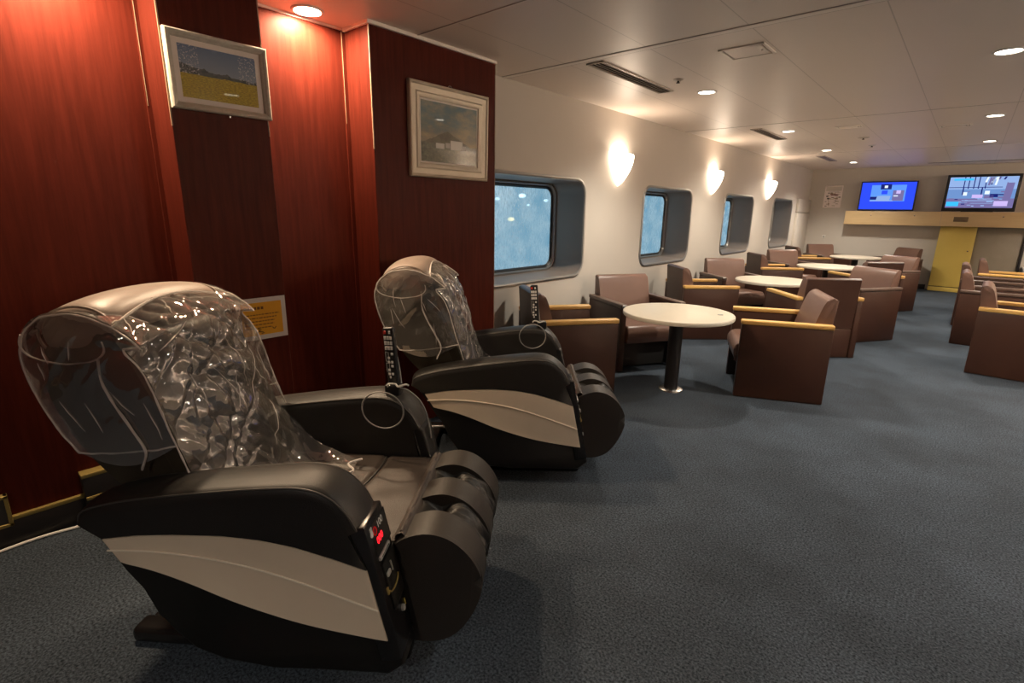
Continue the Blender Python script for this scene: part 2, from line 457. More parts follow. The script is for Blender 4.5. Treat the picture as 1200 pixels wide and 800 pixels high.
# window wall with four rounded openings
WINS = [(2.95, 4.32), (5.55, 6.88), (8.14, 9.48), (10.70, 12.03)]
ZW0, ZW1, RW = .83, 1.70, .13
def rrect(a0, a1, z0, z1, r, n=8):
    out = []
    for cx, cz, s in ((a1 - r, z1 - r, 0), (a0 + r, z1 - r, 1), (a0 + r, z0 + r, 2), (a1 - r, z0 + r, 3)):
        for k in range(n + 1):
            t = PI / 2 * (s + k / n); out.append((cx + r * math.cos(t), cz + r * math.sin(t)))
    return out
outer = [(2.7, 0), (Y1 + .02, 0), (Y1 + .02, H_CEIL), (2.7, H_CEIL)]
holes = [rrect(a, c, ZW0, ZW1, RW) for a, c in WINS]
flat = [(XW, y, z) for lp in [outer] + holes for y, z in lp]
tris = tessellate_polygon([[Vector((y, z, 0)) for y, z in lp] for lp in [outer] + holes])
b = new('wall_beige'); vs = [b.bm.verts.new(p) for p in flat]
for t in tris:
    try: b.bm.faces.new([vs[i] for i in t])
    except ValueError: pass
b._begin()
o = b.done('wall_left', None, 0); o['kind'] = 'structure'
def window(i, a, c):
    root = empty('window_%d' % i, (XW, (a + c) / 2, ZW0), 0, kind='structure')
    h = (c - a) / 2; hz = ZW1 - ZW0
    def ring(mat, loops, name, par):
        # loops: list of (x, half-width, z0, z1, radius)
        bb = new(mat); L = []
        for x, hw, z0, z1, r in loops: L.append([bb.bm.verts.new((x, y, z)) for y, z in rrect(-hw, hw, z0, z1, r)])
        bb._begin()
        for A, Q in zip(L, L[1:]):
            n = len(A)
            for k in range(n): bb.bm.faces.new((A[k], A[(k + 1) % n], Q[(k + 1) % n], Q[k]))
        return bb.done(name, par, 40)
    D = .36
    fr = ring('metal_grey', [(-.004, h, 0, hz, RW), (.010, h + .004, -.004, hz + .004, RW + .004), (.014, h + .016, -.016, hz + .016, RW + .016), (.008, h + .030, -.030, hz + .030, RW + .03), (-.002, h + .034, -.034, hz + .034, RW + .034)], 'frame', root)
    ring('recess_grey', [(.0, h - .001, .001, hz - .001, RW), (-D, h - .012, .012, hz - .012, RW)], 'recess', root)
    ring('metal_grey', [(-D + .03, h - .006, .006, hz - .006, RW), (-D + .045, h - .03, .03, hz - .03, RW - .02), (-D + .02, h - .04, .04, hz - .04, RW - .02)], 'inner_rim', root)
    ring('gasket', [(-D + .02, h - .04, .04, hz - .04, RW - .02), (-D + .026, h - .05, .05, hz - .05, RW - .03), (-D + .008, h - .065, .065, hz - .065, RW - .04)], 'gasket', root)
    bb = new('wet_glass'); bb._begin()
    bb.bm.faces.new([bb.bm.verts.new((-D + .01, y, z)) for y, z in rrect(-h + .05, h - .05, .05, hz - .05, RW - .03)])
    bb.done('pane', root, 0)
    # outer hull plate behind the rim, closes the gap around the pane
    ring('gasket', [(-D, h - .012, .012, hz - .012, RW), (-D + .004, h - .055, .055, hz - .055, RW - .03)], 'seal', root)
for i, (a, c) in enumerate(WINS): window(i + 1, a, c)
# lamps on the quay outside, seen blurred through the wet pane
for k, (x, y, z, r, mt) in enumerate([(-7.09, 8.41, 1.73, .055, 'harbor_white'), (-7.31, 9.51, 1.66, .04, 'harbor_white'), (-6.79, 7.34, 1.64, .035, 'harbor_white'), (-8.26, 10.04, 1.57, .03, 'harbor_white'), (-6.6, 7.51, 1.27, .05, 'harbor_warm')]):
    o = new(mt).ell((x, y, z), (r * 1.3, r * 1.3, r * .75), n=18).done('quay_lamp')
    if mt == 'harbor_warm': tag(o, 'warm yellow quay lamp glowing low behind the wet pane of the nearest window', 'lamp')
    else: tag(o, 'white quay lamp blurred behind the wet pane of the nearest window', 'lamp', 'white quay lamps outside the window')

# skirtings
bs = new('black_plinth').box(XW - .01, XW + .018, Y0, .30, 0, .118, .003)
o = struct(bs, 'baseboard_left')
new('gold').box(XW, XW + .020, Y0, .30, .118, .136, .002).done('gold_strip', o)
bs = new('black_plinth').box(XW - .01, XW + .055, .30, .80, 0, .226, .003)
o = struct(bs, 'trim_3')
new('gold').box(XW - .005, XW + .058, .298, .80, .226, .244, .002).done('gold_strip', o)
new('gold').box(XW + .055, XW + .062, .302, .80, .118, .134, .002).done('gold_strip', o)
struct(new('black_plinth').box(-2.86, -.5, Y1 - .014, Y1, 0, .09), 'baseboard_far')
struct(new('black_plinth').box(XW - .005, XW + .012, 2.81, Y1, 0, .09), 'baseboard_window_side')
# service duct in the far corner of the window wall
b = new('wall_beige').box(XW - .01, XW + .05, 12.40, Y1, 0, 1.47, .004); b.box(XW - .01, XW + .05, 12.40, Y1, 1.485, 1.76, .004)
struct(b, 'trim_4')

# ceiling joints across the room
for k, (y, w, lift, x0) in enumerate([(2.125, .012, .003, XB), (3.13, .05, .004, XW), (6.50, .012, .003, XW), (9.93, .012, .003, XW)]):
    b = new('ceil_trim').box(x0, X1, y, y + w, H_CEIL - lift, H_CEIL + .001, .002, 1)
    b.mat('groove_dark').box(x0, X1, y - .006, y, H_CEIL - .002, H_CEIL + .001)
    if w > .02: b.box(x0, X1, y + w, y + w + .008, H_CEIL - .002, H_CEIL + .001)
    struct(b, 'trim_%d' % (5 + k))

# ------------------------------------------------------------------ ceiling fittings
def downlight(x, y, label, lens='lamp_lens', r=.062, group=None, power=92.):
    t = empty('downlight', (x, y, H_CEIL), 0, label, 'ceiling light', group)
    new('white_paint').lathe([(r, -.001), (r + .004, -.008), (r + .016, -.007), (r + .020, 0)], n=28).done('ring', t)
    new(lens).lathe([(0, -.004), (r * .7, -.0045), (r, -.003)], n=28).done('lens', t)
    if lens == 'lamp_lens':
        la = bpy.data.lights.new('downlight_beam', 'SPOT'); la.energy = power; la.color = (1., .91, .77)
        la.spot_size = R(136); la.spot_blend = .85; la.shadow_soft_size = .06
        lo = bpy.data.objects.new('beam', la); COL.objects.link(lo); lo.parent = t; lo.location = (0, 0, -.07)
    return t
downlight(-2.745, 1.525, 'lit downlight in the wood niche beside the village picture', 'niche_lens')
downlight(-2.715, .46, 'lit downlight at the top of the left wood panel', 'niche_lens')
DL = [(-1.84, 4.53, 'lit downlight nearest the long slotted vent'), (-1.85, 7.14, 'lit downlight beside the second slotted vent'),
      (-1.88, 9.50, 'lit downlight beside the third, farthest slotted vent'), (-1.87, 11.83, 'lit downlight nearest the far wall, above the wall poster'),
      (-.01, 4.54, 'large lit downlight at the right edge, the nearest on the right row'), (-.01, 7.19, 'lit downlight on the right row, beside the square grille'),
      (-.01, 9.48, 'lit downlight on the right row, nearest the right television'),
      (-.01, 2.1, 'added fill light above the open carpet, out of frame over the right row')]  # last entry is dim fill added out of frame for the farther massage chair
for x, y, l in DL: downlight(x, y, l, power={2.1: 30., 11.83: 150.}.get(y, 125.))
for y, p_ in ((2.1, 60.), (4.54, 120.), (7.19, 120.), (9.48, 120.), (11.83, 150.)): downlight(1.84, y, 'lit downlight over the seats beyond the right edge', group='downlights beyond the right edge', power=p_)
downlight(1.84, -1.9, 'added fill light behind the camera, near the back wall, farther from the wood panels', power=105.)  # unseen fill added behind the camera to brighten the cream side panels
downlight(-.01, -1.9, 'added fill light behind the camera, near the back wall, closer to the wood panels', power=165.)  # second added fill, stronger, aimed at the same cream panels

def vent(xc, yc, w, l, label):
    t = empty('slot_vent', (xc, yc, H_CEIL), 0, label, 'air vent')
    b = new('vent_metal'); e = .014
    for a in ((-w / 2, w / 2, -l / 2, -l / 2 + e), (-w / 2, w / 2, l / 2 - e, l / 2), (-w / 2, -w / 2 + e, -l / 2, l / 2), (w / 2 - e, w / 2, -l / 2, l / 2)): b.box(*a, -.010, 0, .002, 1)
    b.done('frame', t)
    new('vent_dark').box(-w / 2 + .004, w / 2 - .004, -l / 2 + .004, l / 2 - .004, -.003, -.001).done('backing', t)
    n = 4
    for k in range(n):
        x = -w / 2 + e + (w - 2 * e) * (k + .5) / n
        M = Matrix.Translation((x, 0, -.006)) @ Matrix.Rotation(R(38), 4, 'Y')
        new('vent_metal').box(-.009, .009, -l / 2 + e, l / 2 - e, -.0012, .0012, M=M).done('slat', t)
vent(-2.10, 3.77, .135, 1.10, 'long slotted ceiling vent nearest the camera, above the first wall lamp')
vent(-2.10, 7.28, .135, 1.10, 'second slotted ceiling vent, between the first and second downlights')
vent(-2.12, 10.85, .135, 1.05, 'third slotted ceiling vent, farthest, near the window wall corner')
def sprinkler(x, y, label, big=1., mt='vent_metal'):
    t = empty('sprinkler_head', (x, y, H_CEIL), 0, label, 'sprinkler')
    new(mt).lathe([(0, -.012), (.02 * big, -.012), (.036 * big, -.006), (.04 * big, 0)], n=20).done('rosette', t)
    new('vent_dark').lathe([(0, -.026), (.014, -.026), (.015, -.023), (.008, -.020), (.008, -.012), (0, -.012)], n=14).done('deflector', t)
sprinkler(-1.853, 4.0, 'small sprinkler head between the long vent and the first downlight')
sprinkler(-1.236, 8.238, 'flat dark detector disc in the middle of the far ceiling', 1.7)
sprinkler(-1.257, 9.172, 'small pale detector beyond the dark disc on the far ceiling', 1.1, 'white_paint')
def hatch(x, y, w, l, label):
    t = empty('ceiling_hatch', (x, y, H_CEIL), 0, label, 'hatch'); e = .018
    b = new('ceil_trim')
    for a in ((-w / 2, w / 2, -l / 2, -l / 2 + e), (-w / 2, w / 2, l / 2 - e, l / 2), (-w / 2, -w / 2 + e, -l / 2, l / 2), (w / 2 - e, w / 2, -l / 2, l / 2)): b.box(*a, -.008, 0, .002, 1)
    b.done('frame', t)
    b = new('groove_dark').box(-w / 2 + e, w / 2 - e, -l / 2 + e, l / 2 - e, -.002, -.0005); b.done('gap', t)
    new('ceiling_panel').box(-w / 2 + e + .01, w / 2 - e - .01, -l / 2 + e + .01, l / 2 - e - .01, -.006, -.001, .001, 1).done('door', t)
    new('metal_bright').lathe([(0, -.009), (.007, -.009), (.008, -.006)], (w / 2 - e - .03, 0, 0), 12).done('latch', t)
hatch(-1.23, 3.595, .27, .26, 'square access hatch in the ceiling right of the first downlight')
hatch(-1.23, 7.18, .26, .18, 'small closed ceiling hatch in the middle of the far ceiling')
hatch(-.32, 7.74, .28, .16, 'narrow ceiling grille panel left of the right row of downlights')
t = empty('slot_vent', (-.1, 12.62, H_CEIL), 0, 'thin dark slot in the ceiling above the right television', 'air vent')
new('vent_metal').box(-.72, .72, -.06, .06, -.008, 0, .002, 1).done('frame', t); new('vent_dark').box(-.70, .70, -.04, .04, -.0095, -.007).done('backing', t)

# ------------------------------------------------------------------ wall lamps
def sconce(y, label):
    t = empty('wall_lamp', (XW, y, 1.69), 0, label, 'wall lamp')
    n = 24
    def f(u, v):
        a = PI * u; w = .185 * math.sin(PI / 2 * min(1, v * 1.02)) ** .80 + .004; d = .13 * math.sin(PI / 2 * v) ** .6 + .006
        dip = .055 * (math.sin(PI * u)) ** 2 * v
        return (d * math.sin(a) + .004, w * math.cos(a), .335 * v ** .9 - dip)
    b = new('sconce_glass').grid(f, n, 14)
    b.done('glass_shade', t, 60)
    new('white_paint').box(0, .012, -.05, .05, .10, .28, .003).done('back_plate', t)
    la = bpy.data.lights.new('wall_lamp_bulb', 'POINT'); la.energy = 8.; la.color = (1., .80, .62); la.shadow_soft_size = .05
    lo = bpy.data.objects.new('bulb', la); COL.objects.link(lo); lo.parent = t; lo.location = (.06, 0, .255)
    return t
sconce(4.93, 'lit shield-shaped wall lamp nearest, between the first and second windows')
sconce(7.54, 'lit shield-shaped wall lamp between the second and third windows')
for y in (3.2, 6.0, 8.8, 11.6):  # unseen uplights added along the right wall to brighten the ceiling
    t = sconce(y, 'added shield-shaped fill lamp on the unseen wall beyond the right edge'); t.location = (X1, y, 1.69); t.rotation_euler = (0, 0, PI); t['group'] = 'added fill lamps on the right wall'
    for ch in t.children:
        if ch.type == 'LIGHT': ch.data.energy = 330
sconce(10.22, 'lit shield-shaped wall lamp farthest, between the third and fourth windows')

# ------------------------------------------------------------------ massage chair (x forward, y to its left, its right side faces the camera)
W = .42
TOP = sp2([(-.475, .548), (-.455, .590), (-.36, .622), (-.25, .644), (-.05, .674), (.10, .692), (.19, .696), (.255, .678), (.305, .633), (.338, .575)], 5)
S_TOP = [(-.405, .503), (-.30, .521), (-.19, .530), (-.05, .535), (.06, .529), (.16, .512), (.265, .482), (.357, .452)]
S_BOT = [(.405, .222), (.25, .246), (.15, .266), (.05, .294), (-.05, .328), (-.17, .378), (-.27, .412), (-.362, .432)]
S_LIN = [(-.392, .470), (-.30, .475), (-.2, .473), (-.07, .460), (.05, .437), (.16, .405), (.26, .370), (.384, .325)]
def normals2(pts):
    out = []
    for i in range(len(pts)):
        a = pts[max(i - 1, 0)]; c = pts[min(i + 1, len(pts) - 1)]
        dx, dz = c[0] - a[0], c[1] - a[1]; l = math.hypot(dx, dz) or 1
        out.append((-dz / l, dx / l))
    return out
def wr(x, y, z, s, seed=0.):  # soft wrinkle noise
    return noise.noise(Vector((x * s + seed, y * s - seed, z * s)))
def arm_pad(side, t):
    yo, yi = side * W, side * (W - .155)
    nm = normals2(TOP)
    cross = [(0., -.030), (.02, -.010), (.07, -.001), (.16, .003), (.32, .008), (.5, .010), (.68, .008), (.84, .003), (.93, -.001), (.98, -.010), (1., -.030)]
    b = new('leather')
    def f(u, v):
        i = round(u * (len(TOP) - 1)); j = round(v * (len(cross) - 1))
        c, d = cross[j]; p, n = TOP[i], nm[i]
        taper = min(1., .35 + i / 5.)   # the pad thins towards its rear tip
        x, z = p[0] + n[0] * d * taper, p[1] + n[1] * d * taper
        return (x, yo + (yi - yo) * c, z)
    b.grid(f, len(TOP), len(cross))
    low = [(.357, .455), (.265, .486), (.16, .516), (.06, .533), (-.05, .539), (-.19, .534), (-.30, .525), (-.405, .507)]
    for y in (yo, yi):
        pts = [(p[0] + n[0] * -.030 * min(1., .35 + i / 5.), y, p[1] + n[1] * -.030 * min(1., .35 + i / 5.)) for i, (p, n) in enumerate(zip(TOP, nm))]
        lo = low if y == yo else [(.34, .40), (-.25, .40), (-.42, .50)]
        b.face(pts + [(x, y, z) for x, z in lo])
    # front closing leather
    b.face([(.338 - .026, yo, .565), (.338 - .026, yi, .565), (.34, yi, .44), (.357, yo, .455)])
    o = b.done('armrest', t, 50)
    for c in (.045, .955):
        y = yo + (yi - yo) * c
        pt = [(p[0] + n[0] * -.004, y, p[1] + n[1] * -.004) for p, n in zip(TOP, nm)]
        new('piping_black').tube(pt, .0032, n=6).done('piping', o)
def side_pod(side, t):
    a, c = side * (W - .012), side * (W - .140)
    pts = [(-.455, .540), (-.40, .470), (-.345, .405), (-.315, .34), (-.28, .25), (-.245, .19), (-.19, .135), (-.10, .100), (.05, .090), (.40, .090), (.448, .13), (.435, .19), (.352, .56), (.25, .62), (.0, .63), (-.3, .58)]
    b = new('shell_black').prism(pts, min(a, c), max(a, c), .014)
    o = b.done('side_shell', t, 40)
    poly = sp2(S_TOP, 5) + sp2(S_BOT, 5)
    y0, y1 = side * (W - .014), side * (W - .001)
    p = new('cream_vinyl').prism(poly, min(y0, y1), max(y0, y1), .003, 2).done('side_panel', t, 40)
    p['label'] = 'curved cream vinyl panel'
    new('cream_piping').tube([(x, side * (W + .0005), z) for x, z in sp2(S_LIN, 5)], .0028, n=6).done('piping', p)
def coin_panel(t):
    P0 = Vector((.352, 0, .585)); P1 = Vector((.440, 0, .155)); v = (P1 - P0); ln = v.length; v.normalize()
    nrm = Vector((-v.z, 0, v.x)); y0, y1 = -W + .006, -.272
    # frame: local X = +y (left to right seen from the front), local Y = up the panel, local Z = outward
    M = Matrix(((0, -v.x, nrm.x, P0.x), (1, -v.y, nrm.y, 0), (0, -v.z, nrm.z, P0.z), (0, 0, 0, 1)))
    def bx(m, u0, u1, v0, v1, d0, d1, bev=.0):
        return new(m).box(u0, u1, -v1, -v0, d0, d1, bev, 2, M=M)
    o = bx('plastic_gloss', y0, y1, 0, ln, -.06, .004, .006).done('coin_panel', t)
    bx('shell_black', -.385, -.272, .022, .118, .004, .006, .002).done('display_window', o)
    T = M @ Matrix.Translation((-.322, -.041, .0065))
    text_mesh('100', .030, 'price_text', 'button_white', T, o)
    T = M @ Matrix.Translation((-.345, -.078, .0065))
    text_mesh('000', .030, 'display_digits', 'led_red', T, o)
    new('led_red_dim').tube([M @ Vector((-.365 + .010 * math.cos(a), -.044 + .012 * math.sin(a), .0068)) for a in [k * PI / 8 for k in range(16)]], .0014, True, 6).done('indicator_ring', o)
    b = new('button_white'); b.lathe([(0, 0), (.009, 0), (.009, .0015), (0, .0015)], (0, 0, 0), 14, M=M @ Matrix.Translation((-.388, -.040, .006)))
    for k in range(3): b.box(-.394 + .005 * k, -.391 + .005 * k, -.034, -.020, .006, .0075, M=M)
    b.done('hand_symbol', o)
    bx('button_white', -.350, -.298, .104, .107, .004, .0055).done('line_mark', o)
    bx('steel_paint', -.385, -.303, .116, .128, .004, .012, .002).done('coin_slot', o)
    bx('vent_dark', -.375, -.313, .1205, .1235, .012, .0125).done('slot_opening', o)
    b = bx('button_white', -.296, -.276, .160, .166, .004, .006); b.box(-.296, -.276, -.176, -.170, .004, .006, M=M); b.done('sticker', o)
    bx('shell_black', -.378, -.272, .145, .300, .004, .009, .004).done('coin_hood', o)
    b = bx('steel_paint', -.376, -.350, .176, .190, .009, .016, .003); b.done('reject_lever', o)
    bx('steel_paint', -.335, -.330, .165, .198, .009, .013, .001).done('lever_bar', o)
    new('gold').tube([M @ Vector((-.345 + .040 * math.cos(a), -.226 - .016 * math.sin(a), .011)) for a in [PI * k / 10 for k in range(11)]], .0028, n=6).done('return_cup_rim', o)
    new('gold').box(-.392, -.382, -.236, -.214, .004, .010, .002, M=M).done('hinge', o)
    new('steel_paint').lathe([(0, 0), (.009, 0), (.010, -.003), (.010, -.008)], (0, 0, 0), 16, M=M @ Matrix.Translation((-.325, -.335, .012))).done('lock', o)
    bx('yellow_paint', -.303, -.296, .325, .345, .004, .006).done('yellow_sticker', o)
LOBE = sp2([(.385, .435), (.43, .468), (.50, .485), (.57, .464), (.630, .405), (.660, .325), (.640, .235), (.590, .150), (.53, .108), (.45, .100), (.385, .125)], 4)
def foot_rest(t):
    core = [(.375, .435), (.42, .455), (.44, .42), (.45, .36), (.485, .30), (.545, .29), (.585, .28), (.60, .25), (.585, .19), (.53, .14), (.46, .13), (.40, .17)]
    root = new('leather_brown').prism(core, -.25, .25, .01).done('foot_rest', t, 45)
    for a, c in ((-.285, -.158), (-.062, .055), (.150, .275)):
        l = new('leather_mid').prism(LOBE, a, c, .030, 6)
        l = l.done('calf_bolster', root, 60)
        for y in (a + .018, c - .018):
            cx = sum(p[0] for p in LOBE) / len(LOBE); cz = sum(p[1] for p in LOBE) / len(LOBE)
            pt = [(cx + (x - cx) * .985, y, cz + (z - cz) * .985) for x, z in LOBE[:32]]
            new('piping_black').tube(pt, .0028, n=6).done('piping', l)
    path = LOBE[3:34]; nm = normals2(path)
    for yc in (-.110, .1025):
        def f(u, v):
            k = u * (len(path) - 1); i = min(int(k), len(path) - 2); fr_ = k - i
            p = (path[i][0] + (path[i + 1][0] - path[i][0]) * fr_, path[i][1] + (path[i + 1][1] - path[i][1]) * fr_); n = nm[i]; y = yc + (v - .5) * .115
            e = abs(v - .5) * 2
            dip = .075 * math.exp(-((u - .15) / .085) ** 2) * (1 - e ** 4) + .004 * min(1, u * 5)
            d = -dip - .004 + .016 * wr(p[0] * .6, y * 2., p[1] * .6, 30, yc * 7) * min(1., u * 4)
            return (p[0] + n[0] * d, y, p[1] + n[1] * d)
        new('leather').grid(f, 60, 34).done('calf_pad', root, 80)
    # loose leather flap between seat and foot rest
    b = new('leather_brown')
    b.grid(lambda u, v: (.385 + .05 * v, -.27 + .54 * u, .452 + .022 * math.sin(PI * v) + .006 * wr(u * 3, v * 2, 0, 4, 2.)), 30, 8)
    b.grid(lambda u, v: (.40 + .02 * v, -.26 + .52 * u, .464 + .014 * math.sin(PI * v) + .005 * wr(u * 3, v * 2, 1, 5, 5.)), 30, 6)
    b.done('flap', root, 80)
def seat(t):
    def f(u, v):
        x = -.30 + .71 * u; y = -.268 + .536 * v
        e = 1 - abs(2 * v - 1) ** 6
        z = .448 + .016 * e
        if x > .33: z -= .22 * (x - .33) ** 1.5
        for xs in (-.02, .19): z -= .012 * math.exp(-((x - xs - .02 * math.sin(y * 9)) / .010) ** 2)
        for ys in (-.13, .13): z -= .008 * math.exp(-((y - ys) / .008) ** 2) if x < .19 else 0
        return (x, y, z + .006 * wr(x, y, 0, 9))
    b = new('leather_brown').grid(f, 84, 60)
    b.box(-.30, .395, -.26, .26, .20, .430, .01)
    s = b.done('seat', t, 80)
    new('piping_black').tube([(.19 + .02 * math.sin(y * 9), y, .457) for y in [-.24 + .48 * k / 24 for k in range(25)]], .003, n=6).done('piping', s)
def backrest(t):
    body = [(-.17, .42), (-.21, .58), (-.27, .76), (-.33, .90), (-.385, 1.02), (-.44, 1.085), (-.53, 1.07), (-.61, 1.02), (-.645, .93), (-.61, .79), (-.545, .68), (-.46, .585), (-.36, .50), (-.30, .42)]
    o = new('leather_olive').prism(sp2(body, 4, True), -.264, .264, .035, 5).done('backrest', t, 60)
    # padded front: two soft blocks with a fold between them
    def pad(z0, z1, w, th, name, seed):
        line = [(-.135, .44), (-.19, .60), (-.245, .77), (-.30, .91), (-.365, 1.04)]
        def at(z):
            for (xa, za), (xb, zb) in zip(line, line[1:]):
                if z <= zb: k = (z - za) / (zb - za); return xa + (xb - xa) * k
            return line[-1][0]
        def f(u, v):
            z = z0 + (z1 - z0) * u; y = -w + 2 * w * v
            e = max(0., (1 - abs(2 * u - 1) ** 5) * (1 - abs(2 * v - 1) ** 6))
            fold = .010 * abs(wr(z * 1.1, y * .55, seed, 11, seed)) * e
            return (at(z) + th * e ** .6 - fold - .040 + .010 * (1 - e) - .085 * (abs(y) / .27) ** 2.4, y, z + .25 * th * e)
        new('leather').grid(f, 40, 44).done(name, o, 80)
    pad(.47, .70, .225, .045, 'lumbar_cushion', 1.3)
    pad(.68, .90, .225, .045, 'back_cushion', 4.1)
    pad(.86, 1.045, .225, .046, 'head_cushion', 7.7)
    # rounded headrest roll across the top
    M = Matrix.Translation((-.528, 0, 1.078)) @ Matrix.Rotation(R(-8), 4, 'Y')
    def g(u, v):
        a = 2 * PI * u; y = -1 + 2 * v
        k = max(.0, 1 - abs(y) ** 14) ** .5
        yy = .274 * y
        return M @ Vector((.124 * k * math.copysign(abs(math.cos(a)) ** .85, math.cos(a)), yy, (.078 * k * math.copysign(abs(math.sin(a)) ** .9, math.sin(a)) + .030 * (1 - y * y) - .022)))
    h = new('leather_taupe').grid(g, 48, 40, True).done('headrest', o, 80)
    for y in (-.250, .250):
        new('leather_taupe').tube([M @ Vector((.120 * math.cos(a), y, -.018 + .076 * math.sin(a))) for a in [2 * PI * k / 40 for k in range(40)]], .004, True, 6).done('piping', h)
    for y in (-.276, .276):   # blue plastic tabs on the shoulder edge
        pass
def base(t):
    o = new('shell_black').box(-.26, .40, -.24, .24, .045, .30, .02).done('base_frame', t)
    for y in (-.28, .20):
        def f(u, v):
            pass
        pts = smooth_path([(-.515, y + .04, .030), (-.45, y + .04, .034), (-.2, y + .04, .034), (.2, y + .04, .034), (.425, y + .04, .032)], 4)
        new('plastic_gloss').box(-.52, .425, y, y + .08, .0, .058, .022, 4).done('skid', o)
    new('plastic_gloss').box(-.50, -.42, -.24, .24, .006, .050, .018, 3).done('cross_bar', o)

def massage_chair(x, y, deg, label):
    t = empty('massage_chair', (x, y, 0), R(deg), label, 'massage chair', 'black massage chairs')
    base(t)
    for s in (-1, 1): side_pod(s, t); arm_pad(s, t)
    coin_panel(t); seat(t); foot_rest(t); backrest(t)
    hb = new('black_plastic').box(.19, .25, .305, .365, .690, .737, .008).done('remote_holder', t)
    return t

def film_cover(x, y, deg, label, seed):
    t = empty('plastic_cover', (x, y, 0), R(deg), label, 'plastic cover')
    def crinkle(p, k=1.):
        # long slanting folds: noise stretched along a diagonal
        h = p.z - p.x * .5; g_ = p.y + .55 * h
        q = Vector((g_ * 6 + seed, h * 3.4, seed))
        a = 1 - abs(noise.noise(q)) * 2
        c = (1 - abs(noise.noise(Vector((g_ * 10 + seed, h * 4.2, 5 + seed))))) ** 9
        e = (1 - abs(noise.noise(Vector(((p.y - .7 * h) * 9, h * 5 + seed, 2.))))) ** 11
        d = (1 - abs(noise.noise(Vector((p.x * 30, p.y * 26 + seed, p.z * 18))))) ** 8
        return k * (.013 * a * abs(a) + .010 * c + .008 * e + .0012 * d + .003)
    path = smooth_path([(.12, 0, .478), (.03, 0, .484), (-.07, 0, .492), (-.112, 0, .53), (-.135, 0, .62), (-.185, 0, .78), (-.225, 0, .925), (-.275, 0, 1.04), (-.36, 0, 1.120), (-.46, 0, 1.162), (-.55, 0, 1.166), (-.625, 0, 1.135), (-.665, 0, 1.07), (-.672, 0, .97), (-.645, 0, .86), (-.605, 0, .775), (-.555, 0, .70)], 6)
    NP = 220; path = resample(path, NP)
    K = NP / 120.; ix = lambda k: min(NP - 1, int(k * K))
    nm = normals2([(p.x, p.z) for p in path])
    ss = lambda t: max(0., min(1., t)) ** 2 * (3 - 2 * max(0., min(1., t)))
    bk = [.072 * ss((p.z - .50) / .14) * (1 - ss((p.z - 1.04) / .10)) if i < ix(60) else 0. for i, p in enumerate(path)]
    edge = [Vector((p.x - d_, p.y, p.z)) for p, d_ in zip(path, bk)]
    def half(i):
        p = path[i]
        if p.x > -.11 and p.z < .6: return .16 + .10 * min(1, max(0, (.12 - p.x) / .2))
        return .286
    b = new('clear_film')
    def f(u, v):
        i = round(u * (NP - 1)); p = path[i]; n = Vector((nm[i][0], 0, nm[i][1]))
        w = half(i); y_ = -w + 2 * w * v
        q = Vector((p.x - bk[i] * abs(2 * v - 1) ** 2.4, y_, p.z)); e = 1 - abs(2 * v - 1) ** 8
        if p.z > .95: q.z -= .045 * (2 * v - 1) ** 2 * min(1, (p.z - .95) / .12)
        return q + n * (crinkle(q) * (.35 + .65 * e) - .014 * (1 - e) + .004)
    b.grid(f, NP, 130)
    sheet = b.done('wrap', t, 180)
    rr_ = random.Random(int(seed * 10)); b = new('film_hem_glint')  # pale strands drawn on the film as bright glints along its folds
    for k in range(13):
        u, v = rr_.uniform(.22, .58), rr_.uniform(.05, .95); du = rr_.uniform(.004, .010) * rr_.choice((1, -1)); dv = rr_.uniform(-.02, .02); pts = []
        for j in range(rr_.randint(6, 16)):
            if not (.18 < u < .75 and .02 < v < .98): break
            pts.append(Vector(f(u, v)) + Vector((.003, 0, .002))); u += du; v += dv; dv += rr_.uniform(-.006, .006)
        if len(pts) > 4: b.tube(pts, [.0016 * math.sin(PI * (q_ + .3) / (len(pts) - .4)) + .0002 for q_ in range(len(pts))], n=5)
    b.done('fold_glints', sheet)['kind'] = 'stuff'
    # side walls hanging from the top edge
    fr = resample([edge[i] for i in range(ix(69), ix(33), -1)], 40)      # top front -> down the front edge
    rr = resample([path[i] for i in range(ix(69), NP)], 40)
    for s in (-1, 1):
        b = new('clear_film')
        def g(u, v):
            i = min(38, int(u * 39)); w_ = u * 39 - i; p = fr[i].lerp(fr[i + 1], w_).lerp(rr[i].lerp(rr[i + 1], w_), v)
            e = math.sin(PI * v) * math.sin(PI * min(1, u * 1.2 + .05) * .9)
            q = Vector((p.x, s * .286, p.z - (.045 * min(1, (p.z - .95) / .12) if p.z > .95 else 0))); c = crinkle(Vector((q.x * 1.6, 0, q.z * .7 + 9)))
            if u > .9: q.z -= .05 * (u - .9) / .1 * math.sin(PI * v)
            return q + Vector((0, s * (.012 * e + c * .7 * e), 0))
        sw = b.grid(g, 60, 60).done('side_wall', sheet, 180)
        b = new('film_hem_glint')  # further pale strands in place of glints on the side walls
        for k in range(7):
            u, v = rr_.uniform(.25, .8), rr_.uniform(.1, .85); du = rr_.uniform(.012, .022); dv = rr_.uniform(-.012, .004); pts = []
            for j in range(rr_.randint(6, 18)):
                if not (.1 < u < .95 and .04 < v < .96): break
                pts.append(Vector(g(u, v)) + Vector((0, s * .002, 0))); u += du; v += dv; dv += rr_.uniform(-.003, .003)
            if len(pts) > 4: b.tube(pts, [.0014 * math.sin(PI * (q_ + .3) / (len(pts) - .4)) + .0002 for q_ in range(len(pts))], n=5)
        b.done('fold_glints', sheet)['kind'] = 'stuff'
